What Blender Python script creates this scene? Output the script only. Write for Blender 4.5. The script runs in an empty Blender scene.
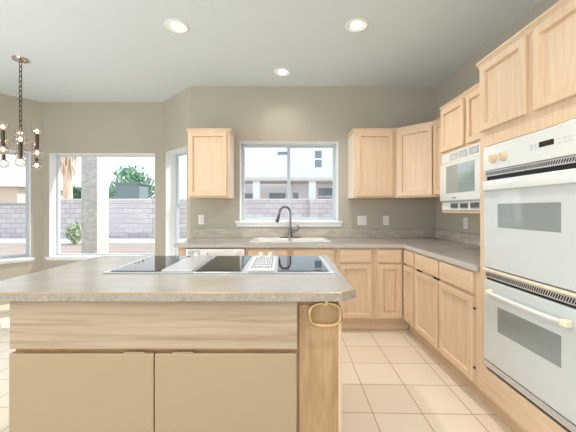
import bpy, bmesh, math, random
from mathutils import Matrix, Vector
random.seed(7)
S = bpy.context.scene
COL = S.collection
PI = math.pi

# ------------------------------------------------------------------ camera, sky, sun, large lights, exposure
EYE = 1.26
cam = bpy.data.cameras.new('camera')
camo = bpy.data.objects.new('camera', cam)
COL.objects.link(camo)
camo.location = (0, 0, EYE)
camo.rotation_euler = (PI / 2, 0, 0)
cam.sensor_width = 36
cam.lens = 303 / 576 * 36
cam.shift_x = 4 / 576
cam.shift_y = -6.5 / 576
cam.clip_start = 0.02
cam.clip_end = 300
S.camera = camo
S.view_settings.view_transform = 'Standard'
S.view_settings.look = 'None'
S.view_settings.gamma = 1
S.view_settings.use_curve_mapping = False
S.view_settings.exposure = 0.10

w = bpy.data.worlds.new('world')
S.world = w
w.use_nodes = True
nt = w.node_tree
bg = nt.nodes['Background']
tc = nt.nodes.new('ShaderNodeTexCoord')
sp = nt.nodes.new('ShaderNodeSeparateXYZ')
rp = nt.nodes.new('ShaderNodeValToRGB')
rp.color_ramp.elements[0].position = 0.0
rp.color_ramp.elements[0].color = (1.0, 0.97, 0.97, 1)
rp.color_ramp.elements[1].position = 0.8
rp.color_ramp.elements[1].color = (0.55, 0.75, 1.0, 1)
nt.links.new(tc.outputs['Generated'], sp.inputs[0])
nt.links.new(sp.outputs['Z'], rp.inputs[0])
nt.links.new(rp.outputs[0], bg.inputs['Color'])
bg.inputs['Strength'].default_value = 1.6

def lamp(name, kind, loc, energy, color=(1, 1, 1), direction=None, size=None, size_y=None, parent=None):
    d = bpy.data.lights.new(name, kind)
    d.energy = energy
    d.color = color
    o = bpy.data.objects.new(name, d)
    COL.objects.link(o)
    o.location = loc
    if direction is not None:
        o.rotation_euler = Vector(direction).to_track_quat('-Z', 'Y').to_euler()
    if kind == 'AREA':
        d.shape = 'RECTANGLE'
        d.size = size
        d.size_y = size_y or size
    if parent:
        o.parent = parent
    return o

sun = lamp('sun', 'SUN', (6, 6, 12), 4.4, (1.0, 0.95, 0.88), (-0.9, -0.40, -1.0))
sun.data.angle = 0.009
# added fill lamps imitating daylight from unseen openings behind and to the left
lamp('rear_fill', 'AREA', (-1.0, -3.45, 1.3), 52, (0.86, 0.95, 1.0), (0, 1, 0.6), 5.0, 2.2)
lamp('side_fill', 'AREA', (-4.28, 0.6, 1.35), 66, (0.84, 0.94, 1.0), (1, 0, 0.0), 3.0, 1.5)

# ------------------------------------------------------------------ materials
MATS = {}
def srgb(r, g, b):
    f = lambda c: (c / 255 / 12.92) if c / 255 <= 0.04045 else ((c / 255 + 0.055) / 1.055) ** 2.4
    return (f(r), f(g), f(b), 1)

def mat(name, col, rough=0.5, metal=0.0, coat=0.0, spec=0.5, noise=None, bump=None, emit=None, alpha=None):
    """noise = (scale xyz, second colour, lo, hi, detail); bump = (scale, strength)"""
    m = bpy.data.materials.new(name)
    m.use_nodes = True
    t = m.node_tree
    b = t.nodes['Principled BSDF']
    b.inputs['Base Color'].default_value = col
    b.inputs['Roughness'].default_value = rough
    b.inputs['Metallic'].default_value = metal
    b.inputs['Coat Weight'].default_value = coat
    b.inputs['Coat Roughness'].default_value = 0.03
    b.inputs['Specular IOR Level'].default_value = spec
    if emit:
        b.inputs['Emission Color'].default_value = emit[0]
        b.inputs['Emission Strength'].default_value = emit[1]
    if noise or bump:
        c = t.nodes.new('ShaderNodeTexCoord')
    if noise:
        mp = t.nodes.new('ShaderNodeMapping')
        mp.inputs['Scale'].default_value = noise[0]
        if len(noise) > 5:
            mp.inputs['Rotation'].default_value = noise[5]
        n = t.nodes.new('ShaderNodeTexNoise')
        n.inputs['Scale'].default_value = 1.0
        n.inputs['Detail'].default_value = noise[4]
        n.inputs['Roughness'].default_value = 0.6
        n.inputs['Distortion'].default_value = 0.6
        r = t.nodes.new('ShaderNodeValToRGB')
        r.color_ramp.elements[0].position = noise[2]
        r.color_ramp.elements[0].color = col
        r.color_ramp.elements[1].position = noise[3]
        r.color_ramp.elements[1].color = noise[1]
        t.links.new(c.outputs['Object'], mp.inputs[0])
        t.links.new(mp.outputs[0], n.inputs['Vector'])
        t.links.new(n.outputs['Fac'], r.inputs[0])
        t.links.new(r.outputs[0], b.inputs['Base Color'])
    if bump:
        n2 = t.nodes.new('ShaderNodeTexNoise')
        n2.inputs['Scale'].default_value = bump[0]
        n2.inputs['Detail'].default_value = 3
        bp = t.nodes.new('ShaderNodeBump')
        bp.inputs['Strength'].default_value = bump[1]
        bp.inputs['Distance'].default_value = 0.03
        t.links.new(c.outputs['Object'], n2.inputs['Vector'])
        t.links.new(n2.outputs['Fac'], bp.inputs['Height'])
        t.links.new(bp.outputs[0], b.inputs['Normal'])
    MATS[name] = m
    return m

WALL = mat('wall_paint', srgb(186, 178, 164), 0.75, bump=(180, 0.04))
CEIL = mat('ceiling_paint', srgb(224, 233, 234), 0.8)
WHITE_TRIM = mat('white_trim', srgb(240, 241, 240), 0.45)
VINYL = mat('window_vinyl', srgb(206, 213, 218), 0.4)
WOOD_V = mat('maple_vertical', srgb(231, 204, 173), 0.38, noise=((55, 55, 3.0), srgb(215, 184, 150), 0.35, 0.72, 6))
WOOD_H = mat('maple_horizontal', srgb(231, 204, 173), 0.38, noise=((3.0, 3.0, 55), srgb(215, 184, 150), 0.35, 0.72, 6))
WINDOW_LIT_SIDE = mat('window_lit_side', srgb(240, 228, 212), 0.4)  # window light on the cabinet sides, painted in as a paler colour
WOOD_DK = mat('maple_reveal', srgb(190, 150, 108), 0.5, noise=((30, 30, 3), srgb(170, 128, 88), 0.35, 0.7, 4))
APRON = mat('whitewashed_oak', srgb(192, 173, 148), 0.45, noise=((1.3, 6, 36), srgb(150, 116, 86), 0.42, 0.80, 12))
ISL_WOOD = mat('island_maple', srgb(196, 163, 124), 0.45, noise=((26, 26, 3.5), srgb(164, 128, 92), 0.35, 0.75, 7))
ISL_DOOR = mat('cream_laminate', srgb(180, 159, 128), 0.42)
LAM = mat('stone_laminate', srgb(174, 168, 160), 0.24, noise=((3.0, 6, 6), srgb(157, 149, 139), 0.3, 0.75, 6, (0, 0, 0.5)))
LAM_SPL = mat('stone_laminate_splash', srgb(200, 191, 179), 0.35, noise=((7, 7, 26), srgb(170, 158, 143), 0.35, 0.7, 6, (0.0, 0.5, 0.2)))
LAM_EDGE = mat('laminate_edge', srgb(182, 173, 161), 0.35, noise=((60, 60, 60), srgb(152, 142, 129), 0.35, 0.7, 4))
LAM_EDGE_SHEEN = mat('laminate_edge_sheen', srgb(206, 200, 193), 0.28, noise=((60, 60, 60), srgb(188, 181, 172), 0.35, 0.7, 4))  # lighter copy of the edge laminate, highlight painted into the colour
SEAM = mat('laminate_seam', srgb(190, 156, 118), 0.4)
WHITE_GL = mat('white_enamel', srgb(224, 226, 222), 0.16, coat=0.6)
OVEN_GLASS = mat('white_oven_glass', srgb(206, 212, 211), 0.05, coat=0.8)
OVEN_WIN = mat('oven_window_glass', srgb(140, 148, 146), 0.04, coat=0.7)
MW_WIN = mat('microwave_window_glass', srgb(150, 160, 158), 0.03, coat=1.0, spec=0.9)
CREAM = mat('cream_plastic', srgb(238, 226, 200), 0.35)
ALMOND = mat('almond_knob', srgb(224, 204, 170), 0.35)
BLACK = mat('dark_gap', srgb(22, 22, 22), 0.5)
GREY_SLOT = mat('grey_slot', srgb(120, 122, 122), 0.5)
PALE_SLOT = mat('pale_slot', srgb(186, 188, 186), 0.5)
DISPLAY = mat('display_glass', srgb(34, 32, 28), 0.1)
CERAMIC = mat('black_ceramic_glass', srgb(8, 9, 11), 0.03, coat=0.0, spec=0.5)
STEEL = mat('brushed_nickel', srgb(150, 150, 148), 0.25, 1.0)
CHROME = mat('polished_nickel', srgb(205, 195, 182), 0.12, 1.0)
FAUCET = mat('faucet_nickel', srgb(128, 126, 122), 0.22, 1.0)
ALU = mat('aluminium_trim', srgb(214, 216, 218), 0.3, 0.6)
BRASS = mat('brass', srgb(204, 174, 126), 0.42, 1.0)
BRONZE = mat('dark_nickel_tube', srgb(104, 92, 82), 0.3, 1.0)
PORC = mat('white_porcelain', srgb(246, 243, 236), 0.12, coat=0.5)
PLATE = mat('white_plate', srgb(242, 240, 234), 0.35)
STUCCO_GREY = mat('grey_stucco', srgb(222, 218, 208), 0.9, noise=((11, 11, 20), srgb(194, 190, 183), 0.35, 0.65, 4), bump=(14, 1.0))
STUCCO_WHITE = mat('white_stucco', srgb(250, 245, 243), 0.9)
STUCCO_BLUE = mat('pale_stucco', srgb(242, 247, 248), 0.9)
STUCCO_TAN = mat('tan_stucco', srgb(226, 212, 196), 0.9)
EXT_GLASS = mat('far_window_glass', srgb(128, 146, 158), 0.15)
SHED = mat('slate_wall', srgb(116, 134, 136), 0.8)
ROOF = mat('pale_roof', srgb(224, 218, 210), 0.85)
GROUND = mat('tan_ground', srgb(176, 158, 146), 0.95, noise=((0.8, 2.5, 1), srgb(158, 140, 128), 0.4, 0.65, 5))
KERB = mat('concrete_kerb', srgb(236, 230, 224), 0.9)
LEAF = mat('leaf_green', srgb(140, 182, 132), 0.6, noise=((6, 6, 6), srgb(100, 150, 128), 0.4, 0.6, 2))
LEAF_DK = mat('leaf_teal', srgb(70, 112, 92), 0.6, noise=((6, 6, 6), srgb(96, 138, 104), 0.4, 0.6, 2))
BUSH = mat('sage_leaf', srgb(196, 204, 176), 0.7, noise=((9, 9, 9), srgb(160, 174, 140), 0.4, 0.6, 2))
BARK = mat('bark', srgb(150, 124, 100), 0.9)
PALM = mat('dry_palm', srgb(238, 214, 190), 0.9, noise=((14, 14, 3), srgb(216, 188, 162), 0.4, 0.6, 4))
LENS = mat('lamp_lens', (1, 1, 1, 1), 0.5, emit=((1.0, 0.86, 0.66, 1), 9.0))
FILAMENT = mat('filament', (1, 0.8, 0.5, 1), 0.5, emit=((1.0, 0.66, 0.48, 1), 5.0))

def glass_mat(name, tint, fac, rough=0.0, power=5):
    m = bpy.data.materials.new(name)
    m.use_nodes = True
    t = m.node_tree
    for n in list(t.nodes):
        t.nodes.remove(n)
    o = t.nodes.new('ShaderNodeOutputMaterial')
    mx = t.nodes.new('ShaderNodeMixShader')
    tr = t.nodes.new('ShaderNodeBsdfTransparent')
    gl = t.nodes.new('ShaderNodeBsdfGlossy')
    tr.inputs[0].default_value = tint
    gl.inputs['Roughness'].default_value = rough
    lw = t.nodes.new('ShaderNodeLayerWeight')
    lw.inputs['Blend'].default_value = 0.5
    pw = t.nodes.new('ShaderNodeMath'); pw.operation = 'POWER'; pw.inputs[1].default_value = power
    ma = t.nodes.new('ShaderNodeMath'); ma.operation = 'MULTIPLY_ADD'; ma.inputs[1].default_value = 0.8; ma.inputs[2].default_value = fac
    t.links.new(lw.outputs['Facing'], pw.inputs[0])
    t.links.new(pw.outputs[0], ma.inputs[0])
    t.links.new(ma.outputs[0], mx.inputs[0])
    t.links.new(tr.outputs[0], mx.inputs[1])
    t.links.new(gl.outputs[0], mx.inputs[2])
    t.links.new(mx.outputs[0], o.inputs[0])
    return m
PANE = glass_mat('window_pane_glass', (0.97, 0.985, 0.98, 1), 0.01)
BULB = glass_mat('clear_bulb_glass', (0.88, 0.80, 0.76, 1), 0.16, power=1.5)

def grid_mat(name, tile, mortar_col, cols, mortar, rot=0.0, off=(0, 0), brick=None, rough=0.4, vertical=False, bumpy=0.0):
    m = bpy.data.materials.new(name)
    m.use_nodes = True
    t = m.node_tree
    b = t.nodes['Principled BSDF']
    b.inputs['Roughness'].default_value = rough
    c = t.nodes.new('ShaderNodeTexCoord')
    mp = t.nodes.new('ShaderNodeMapping')
    mp.vector_type = 'TEXTURE'
    mp.inputs['Location'].default_value = (off[0], off[1], 0)
    mp.inputs['Rotation'].default_value = (PI / 2 if vertical else 0, 0, rot)
    br = t.nodes.new('ShaderNodeTexBrick')
    br.offset = 0.5 if brick else 0.0
    br.squash = 1.0
    br.inputs['Scale'].default_value = 1
    br.inputs['Brick Width'].default_value = tile[0]
    br.inputs['Row Height'].default_value = tile[1]
    br.inputs['Mortar Size'].default_value = mortar
    br.inputs['Mortar Smooth'].default_value = 0.2
    br.inputs['Color1'].default_value = cols[0]
    br.inputs['Color2'].default_value = cols[1]
    br.inputs['Mortar'].default_value = mortar_col
    n = t.nodes.new('ShaderNodeTexNoise')
    n.inputs['Scale'].default_value = 5
    n.inputs['Detail'].default_value = 4
    mx = t.nodes.new('ShaderNodeMixRGB')
    mx.blend_type = 'OVERLAY'
    mx.inputs[0].default_value = 0.12
    t.links.new(c.outputs['Object'], mp.inputs[0])
    t.links.new(mp.outputs[0], br.inputs['Vector'])
    t.links.new(c.outputs['Object'], n.inputs['Vector'])
    t.links.new(br.outputs['Color'], mx.inputs[1])
    t.links.new(n.outputs['Fac'], mx.inputs[2])
    t.links.new(mx.outputs[0], b.inputs['Base Color'])
    bp = t.nodes.new('ShaderNodeBump')
    bp.invert = True
    bp.inputs['Strength'].default_value = 0.35
    bp.inputs['Distance'].default_value = 0.004
    t.links.new(br.outputs['Fac'], bp.inputs['Height'])
    t.links.new(bp.outputs[0], b.inputs['Normal'])
    return m
TILE = grid_mat('floor_tile', (0.3065, 0.3065), srgb(190, 160, 128), (srgb(241, 227, 208), srgb(236, 220, 199)), 0.0035, rot=-0.023, off=(0.549, 1.877), rough=0.33)
BLOCK = grid_mat('grey_block', (0.46, 0.235), srgb(166, 156, 154), (srgb(212, 202, 201), srgb(196, 186, 187)), 0.016, brick=True, rough=0.95, vertical=True)

# ------------------------------------------------------------------ mesh helpers
class MB:
    def __init__(self, M=None):
        self.bm = bmesh.new()
        self.M = M or Matrix.Identity(4)
    def _merge(self, b2, M=None):
        me = bpy.data.meshes.new('tmp')
        b2.to_mesh(me)
        b2.free()
        me.transform(self.M @ (M or Matrix.Identity(4)))
        self.bm.from_mesh(me)
        bpy.data.meshes.remove(me)
        return self
    def box(self, x0, x1, y0, y1, z0, z1, bev=0.0, seg=2, rot=None):
        b = bmesh.new()
        bmesh.ops.create_cube(b, size=1)
        bmesh.ops.scale(b, vec=(abs(x1 - x0), abs(y1 - y0), abs(z1 - z0)), verts=b.verts)
        if bev:
            bmesh.ops.bevel(b, geom=list(b.edges), offset=bev, segments=seg, affect='EDGES', profile=0.5)
        M = Matrix.Translation(((x0 + x1) / 2, (y0 + y1) / 2, (z0 + z1) / 2))
        if rot is not None:
            M = M @ rot
        return self._merge(b, M)
    def cyl(self, p0, p1, r, r2=None, seg=20):
        p0, p1 = Vector(p0), Vector(p1)
        d = p1 - p0
        b = bmesh.new()
        bmesh.ops.create_cone(b, cap_ends=True, segments=seg, radius1=r, radius2=r if r2 is None else r2, depth=d.length)
        return self._merge(b, Matrix.Translation((p0 + p1) / 2) @ d.to_track_quat('Z', 'Y').to_matrix().to_4x4())
    def ball(self, c, r, sc=(1, 1, 1), seg=16):
        b = bmesh.new()
        bmesh.ops.create_uvsphere(b, u_segments=seg, v_segments=max(6, seg * 2 // 3), radius=r)
        return self._merge(b, Matrix.Translation(c) @ Matrix.Diagonal((*sc, 1)))
    def lathe(self, prof, c, axis=(0, 0, 1), seg=28):
        b = bmesh.new()
        rings = []
        for r, h in prof:
            rings.append([b.verts.new((r * math.cos(2 * PI * k / seg), r * math.sin(2 * PI * k / seg), h)) for k in range(seg)])
        for a, c2 in zip(rings, rings[1:]):
            for k in range(seg):
                b.faces.new((a[k], a[(k + 1) % seg], c2[(k + 1) % seg], c2[k]))
        if prof[0][0] > 1e-5: b.faces.new(list(reversed(rings[0])))
        if prof[-1][0] > 1e-5: b.faces.new(rings[-1])
        bmesh.ops.remove_doubles(b, verts=b.verts, dist=1e-6)
        return self._merge(b, Matrix.Translation(c) @ Vector(axis).to_track_quat('Z', 'Y').to_matrix().to_4x4())
    def tube(self, pts, r, seg=10, closed=False):
        pts = [Vector(p) for p in pts]
        b = bmesh.new()
        n = len(pts)
        rings = []
        ref = None
        for i, p in enumerate(pts):
            if closed: t = pts[(i + 1) % n] - pts[i - 1]
            else: t = pts[min(i + 1, n - 1)] - pts[max(i - 1, 0)]
            t.normalize()
            if ref is None:
                ref = Vector((0, 0, 1)) if abs(t.z) < 0.9 else Vector((1, 0, 0))
            u = (ref - t * ref.dot(t)).normalized()
            ref = u
            v = t.cross(u)
            rr = r[i] if isinstance(r, (list, tuple)) else r
            rings.append([b.verts.new(p + rr * (math.cos(2 * PI * k / seg) * u + math.sin(2 * PI * k / seg) * v)) for k in range(seg)])
        for i in range(n if closed else n - 1):
            a, c2 = rings[i], rings[(i + 1) % n]
            for k in range(seg):
                b.faces.new((a[k], a[(k + 1) % seg], c2[(k + 1) % seg], c2[k]))
        if not closed:
            b.faces.new(list(reversed(rings[0])))
            b.faces.new(rings[-1])
        return self._merge(b)
    def prism(self, poly, z0, z1, bev=0.0, seg=2):
        b = bmesh.new()
        f = b.faces.new([b.verts.new((x, y, z0)) for x, y in poly])
        r = bmesh.ops.extrude_face_region(b, geom=[f])
        bmesh.ops.translate(b, vec=(0, 0, z1 - z0), verts=[v for v in r['geom'] if isinstance(v, bmesh.types.BMVert)])
        bmesh.ops.recalc_face_normals(b, faces=b.faces)
        if bev:
            ed = [e for e in b.edges if abs(e.verts[0].co.z - e.verts[1].co.z) < 1e-6]
            bmesh.ops.bevel(b, geom=ed, offset=bev, segments=seg, affect='EDGES', profile=0.5)
        return self._merge(b)
    def grid(self, xs, ys, holes, z0, z1, bev=0.0, seg=3):
        """slab on a grid of lines with the cells in holes (i, j) left open"""
        b = bmesh.new()
        V = [[b.verts.new((x, y, z0)) for y in ys] for x in xs]
        fs = []
        for i in range(len(xs) - 1):
            for j in range(len(ys) - 1):
                if (i, j) not in holes:
                    fs.append(b.faces.new((V[i][j], V[i + 1][j], V[i + 1][j + 1], V[i][j + 1])))
        for v in [v for v in b.verts if not v.link_faces]:
            b.verts.remove(v)
        r = bmesh.ops.extrude_face_region(b, geom=fs)
        bmesh.ops.translate(b, vec=(0, 0, z1 - z0), verts=[v for v in r['geom'] if isinstance(v, bmesh.types.BMVert)])
        bmesh.ops.recalc_face_normals(b, faces=b.faces)
        if bev:
            ed = []
            for e in b.edges:
                if len(e.link_faces) == 2 and e.link_faces[0].normal.dot(e.link_faces[1].normal) < 0.1 and abs(e.verts[0].co.z - e.verts[1].co.z) < 1e-6:
                    ed.append(e)
            bmesh.ops.bevel(b, geom=ed, offset=bev, segments=seg, affect='EDGES', profile=0.5)
        return self._merge(b)
    def rings(self, u0, u1, v0, v1, prof, fill=True):
        """nested rectangles (inset, height) joined to a shell; local u, v, w"""
        b = bmesh.new()
        loops = []
        for ins, h in prof:
            loops.append([b.verts.new(p) for p in ((u0 + ins, v0 + ins, h), (u1 - ins, v0 + ins, h), (u1 - ins, v1 - ins, h), (u0 + ins, v1 - ins, h))])
        for a, c in zip(loops, loops[1:]):
            for k in range(4):
                b.faces.new((a[k], a[(k + 1) % 4], c[(k + 1) % 4], c[k]))
        b.faces.new(list(reversed(loops[0])))
        if fill:
            b.faces.new(loops[-1])
        return self._merge(b)
    def sweep(self, path, prof, s0=0, s1=None):
        """profile (out, z) swept along an open plan path, mitred; out is to the right of travel"""
        P = [Vector((p[0], p[1])) for p in path]
        n = len(P)
        nor = []
        for a, c in zip(P, P[1:]):
            d = (c - a).normalized()
            nor.append(Vector((d.y, -d.x)))
        offs = []
        for i in range(n):
            if i == 0: offs.append(nor[0])
            elif i == n - 1: offs.append(nor[-1])
            else:
                m = (nor[i - 1] + nor[i]).normalized()
                offs.append(m / m.dot(nor[i]))
        s1 = n - 1 if s1 is None else s1
        b = bmesh.new()
        R = [[b.verts.new((P[i].x + offs[i].x * o, P[i].y + offs[i].y * o, z)) for o, z in prof] for i in range(s0, s1 + 1)]
        k = len(prof)
        for a, c in zip(R, R[1:]):
            for j in range(k):
                b.faces.new((a[j], a[(j + 1) % k], c[(j + 1) % k], c[j]))
        b.faces.new(R[0]); b.faces.new(list(reversed(R[-1])))
        bmesh.ops.recalc_face_normals(b, faces=b.faces)
        return self._merge(b)
    def build(self, name, material, parent=None, label=None, smooth=False, origin=None):
        me = bpy.data.meshes.new(name)
        if parent is None and origin is None:
            xs = [v.co for v in self.bm.verts]
            origin = Vector(((min(v.x for v in xs) + max(v.x for v in xs)) / 2, (min(v.y for v in xs) + max(v.y for v in xs)) / 2, min(v.z for v in xs)))
        if parent is not None:
            origin = Vector(parent['_o'])
        origin = Vector(origin)
        bmesh.ops.translate(self.bm, vec=-origin, verts=self.bm.verts)
        self.bm.to_mesh(me)
        self.bm.free()
        me.materials.append(material)
        if smooth:
            for p in me.polygons: p.use_smooth = True
            try: me.set_sharp_from_angle(angle=math.radians(40))
            except Exception: pass
        o = bpy.data.objects.new(name, me)
        COL.objects.link(o)
        if parent is not None:
            o.parent = parent
        else:
            o.location = origin
        o['_o'] = tuple(origin)
        if label: o['label'] = label
        return o

def tag(o, label=None, cat=None, group=None, kind=None):
    if label: o['label'] = label
    if cat: o['category'] = cat
    if group: o['group'] = group
    if kind: o['kind'] = kind
    return o
def thing(name, loc, label, cat, group=None, kind=None):
    o = bpy.data.objects.new(name, None)
    o.empty_display_size = 0.1
    COL.objects.link(o)
    o.location = loc
    o['_o'] = tuple(loc)
    return tag(o, label, cat, group, kind)
def face(origin, u):
    """local frame of an upright face: x = u (right as seen from the front), y = up, z = out of the face"""
    u = Vector((u[0], u[1], 0)).normalized()
    v = Vector((0, 0, 1))
    n = u.cross(v)
    return Matrix(((u.x, v.x, n.x, origin[0]), (u.y, v.y, n.y, origin[1]), (u.z, v.z, n.z, origin[2]), (0, 0, 0, 1)))

# ------------------------------------------------------------------ the room shell
H = 2.788
YB = 3.75      # kitchen wall
XR = 1.88      # right wall
C1 = (-1.163, 3.75); C2 = (-1.72, 4.307); C3 = (-3.426, 4.307); C4 = (-4.2, 3.533)
WT = 0.20
def wall(name, A, B, openings=()):
    """A to B runs left to right seen from inside; openings (u0, u1, z0, z1)"""
    A, B = Vector(A), Vector(B)
    L = (B - A).length
    M = face((A.x, A.y, 0), B - A)
    xs = sorted({0.0, L, *[o[0] for o in openings], *[o[1] for o in openings]})
    ys = sorted({0.0, H, *[o[2] for o in openings], *[o[3] for o in openings]})
    holes = set()
    for i in range(len(xs) - 1):
        for j in range(len(ys) - 1):
            cx, cy = (xs[i] + xs[i + 1]) / 2, (ys[j] + ys[j + 1]) / 2
            if any(o[0] < cx < o[1] and o[2] < cy < o[3] for o in openings):
                holes.add((i, j))
    o = MB(M).grid(xs, ys, holes, -WT, 0).build(name, WALL)
    tag(o, kind='structure')
    return M
def window(name, M, u0, u1, z0, z1, kind, sill_out=0.03, sill_h=0.04, horn=0.04, portal=True):
    rt = bpy.data.objects.new(name, None)
    COL.objects.link(rt)
    c = M @ Vector(((u0 + u1) / 2, z0, -0.13))
    rt.location = c
    rt['_o'] = tuple(c)
    rt['kind'] = 'structure'
    # white liner of the reveal
    lin = MB(M)
    for b in ((u0, u0 + 0.004, z0, z1), (u1 - 0.004, u1, z0, z1), (u0, u1, z1 - 0.004, z1)):
        lin.box(b[0], b[1], b[2], b[3], -0.19, 0.001)
    lin.build('reveal', WHITE_TRIM, rt)
    fr = MB(M)
    f = 0.022
    fr.box(u0, u0 + f, z0, z1, -0.19, -0.13, 0.004).box(u1 - f, u1, z0, z1, -0.19, -0.13, 0.004)
    fr.box(u0, u1, z1 - f, z1, -0.19, -0.13, 0.004).box(u0, u1, z0, z0 + f, -0.19, -0.13, 0.004)
    fr.build('frame', VINYL, rt)
    s = 0.020
    def sash(a, b, c, d, w0, w1):
        m = MB(M)
        m.box(a, a + s, c, d, w0, w1, 0.003).box(b - s, b, c, d, w0, w1, 0.003)
        m.box(a + s, b - s, d - s, d, w0, w1, 0.003).box(a + s, b - s, c, c + s, w0, w1, 0.003)
        o = m.build('sash', VINYL, rt)
        MB(M).box(a + s, b - s, c + s, d - s, (w0 + w1) / 2 - 0.002, (w0 + w1) / 2 + 0.002).build('pane', PANE, o)
    a, b, c0, d = u0 + f, u1 - f, z0 + f, z1 - f
    if kind == 'slider':
        mid = (a + b) / 2
        sash(a, mid + 0.02, c0, d, -0.160, -0.138)
        sash(mid - 0.02, b, c0, d, -0.185, -0.163)
    elif kind == 'hung':
        mid = c0 + (d - c0) * 0.505
        sash(a, b, c0, mid + 0.02, -0.160, -0.138)
        sash(a, b, mid - 0.02, d, -0.185, -0.163)
    else:
        MB(M).box(a, b, c0, d, -0.162, -0.158).build('pane', PANE, rt)
    sl = MB(M)
    sl.box(u0 - horn, u1 + horn, z0 - 0.028, z0, 0.001, sill_out, 0.006)
    sl.box(u0 + 0.004, u1 - 0.004, z0 - 0.0, z0 + 0.004, -0.13, 0.002)
    if sill_h > 0.04:
        sl.box(u0 - horn + 0.015, u1 + horn - 0.015, z0 - sill_h, z0 - 0.028, 0.001, 0.014, 0.003)
    sl.build('sill', WHITE_TRIM, rt)
    if portal:
        p = lamp('window_portal', 'AREA', M @ Vector(((u0 + u1) / 2, (z0 + z1) / 2, -0.195)), 1, direction=M.to_3x3() @ Vector((0, 0, 1)), size=u1 - u0, size_y=z1 - z0)
        p.data.cycles.is_portal = True

def ang(p, q): return (Vector(q) - Vector(p)).length
FLOORPOLY = [(2.05, -3.65), (2.05, 3.9), (-1.1, 3.9), (-1.64, 4.46), (-3.5, 4.46), (-4.35, 3.6), (-4.35, -3.65)]
tag(MB().prism(FLOORPOLY, -0.06, 0).build('floor', TILE, origin=(0, 0, 0)), kind='structure')
CEILPOLY = [(2.2, -3.8), (2.2, 4.35), (-0.95, 4.35), (-1.45, 4.85), (-3.68, 4.85), (-4.75, 3.8), (-4.75, -3.8)]
tag(MB().prism(CEILPOLY, H, H + 0.15).build('ceiling', CEIL), kind='structure')

LB = XR - C1[0]
mb = wall('wall_back', C1, (XR, YB), [(-0.548 - C1[0], 0.672 - C1[0], 1.118, 2.10)])
wall('wall_right', (XR, YB), (XR, -3.5))
m2 = wall('wall_bay_right', C2, C1, [(0.09, 0.70, 0.589, 2.06)])
m3 = wall('wall_bay_back', C3, C2, [(0.09, 1.592, 0.589, 2.06)])
L4 = ang(C4, C3)
m4 = wall('wall_bay_left', C4, C3, [(L4 - 0.95, L4 - 0.135, 0.589, 2.06)])
wall('wall_left', (-4.2, -3.5), C4, [(2.6, 5.6, 0.6, 2.1)])
wall('wall_rear', (XR, -3.5), (-4.2, -3.5), [(0.4, 5.4, 0.1, 2.3)])
window('window_1', mb, -0.548 - C1[0], 0.672 - C1[0], 1.118, 2.10, 'slider', 0.035, 0.07, 0.055)
window('window_2', m2, 0.09, 0.70, 0.589, 2.06, 'hung', 0.03, 0.04, 0.03)
window('window_3', m3, 0.09, 1.592, 0.589, 2.06, 'fixed', 0.03, 0.05, 0.045)
window('window_4', m4, L4 - 0.95, L4 - 0.135, 0.589, 2.06, 'hung', 0.03, 0.05, 0.045)

# ------------------------------------------------------------------ cabinet builders
def door(M, u0, u1, v0, v1, parent, raised=False, stile=0.047, name='door'):
    fr = MB(M).rings(u0, u1, v0, v1, [(0, 0.001), (0, 0.018), (0.004, 0.023), (stile - 0.002, 0.023), (stile, 0.021), (stile + 0.004, 0.005), (stile + 0.0041, 0.002)], fill=False)
    d = fr.build(name, WOOD_V, parent)
    i = stile + 0.0035
    if raised:
        MB(M).rings(u0 + i, u1 - i, v0 + i, v1 - i, [(0, 0.002), (0, 0.005), (0.010, 0.005), (0.028, 0.017), (0.034, 0.017)]).build('panel', WOOD_V, d)
    else:
        MB(M).rings(u0 + i, u1 - i, v0 + i, v1 - i, [(0, 0.002), (0, 0.005), (0.006, 0.007), (0.012, 0.0075)]).build('panel', WOOD_V, d)
    return d
def drawer(M, u0, u1, v0, v1, parent, name='drawer'):
    return MB(M).rings(u0, u1, v0, v1, [(0, 0.001), (0, 0.013), (0.003, 0.017), (0.010, 0.022), (0.016, 0.022)]).build(name, WOOD_H, parent)
def carcass(M, u0, u1, v0, v1, depth, parent, opens=(), open_top=False, mat_=None):
    """hollow box with a face frame; opens are (u0,u1,v0,v1) holes in the face frame"""
    t = 0.018
    m = MB(M)
    m.box(u0, u0 + t, v0, v1, -depth, -0.02).box(u1 - t, u1, v0, v1, -depth, -0.02)
    m.box(u0 + t, u1 - t, v0, v0 + t, -depth, -0.02)
    m.box(u0 + t, u1 - t, v0 + t, v1, -depth, -depth + 0.008)
    if not open_top:
        m.box(u0 + t, u1 - t, v1 - t, v1, -depth + 0.008, -0.02)
    xs = sorted({u0, u1, *[o[0] for o in opens], *[o[1] for o in opens]})
    ys = sorted({v0, v1, *[o[2] for o in opens], *[o[3] for o in opens]})
    holes = set()
    for i in range(len(xs) - 1):
        for j in range(len(ys) - 1):
            cx, cy = (xs[i] + xs[i + 1]) / 2, (ys[j] + ys[j + 1]) / 2
            if any(o[0] < cx < o[1] and o[2] < cy < o[3] for o in opens):
                holes.add((i, j))
    m.grid(xs, ys, holes, -0.02, 0)
    return m.build('carcass', mat_ or WOOD_V, parent)
def toe(M, u0, u1, parent, rec=0.08, v1=0.135):
    return MB(M).box(u0, u1, 0.002, v1 - 0.001, -rec - 0.016, -rec).build('toe_kick', WOOD_H, parent)

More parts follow.
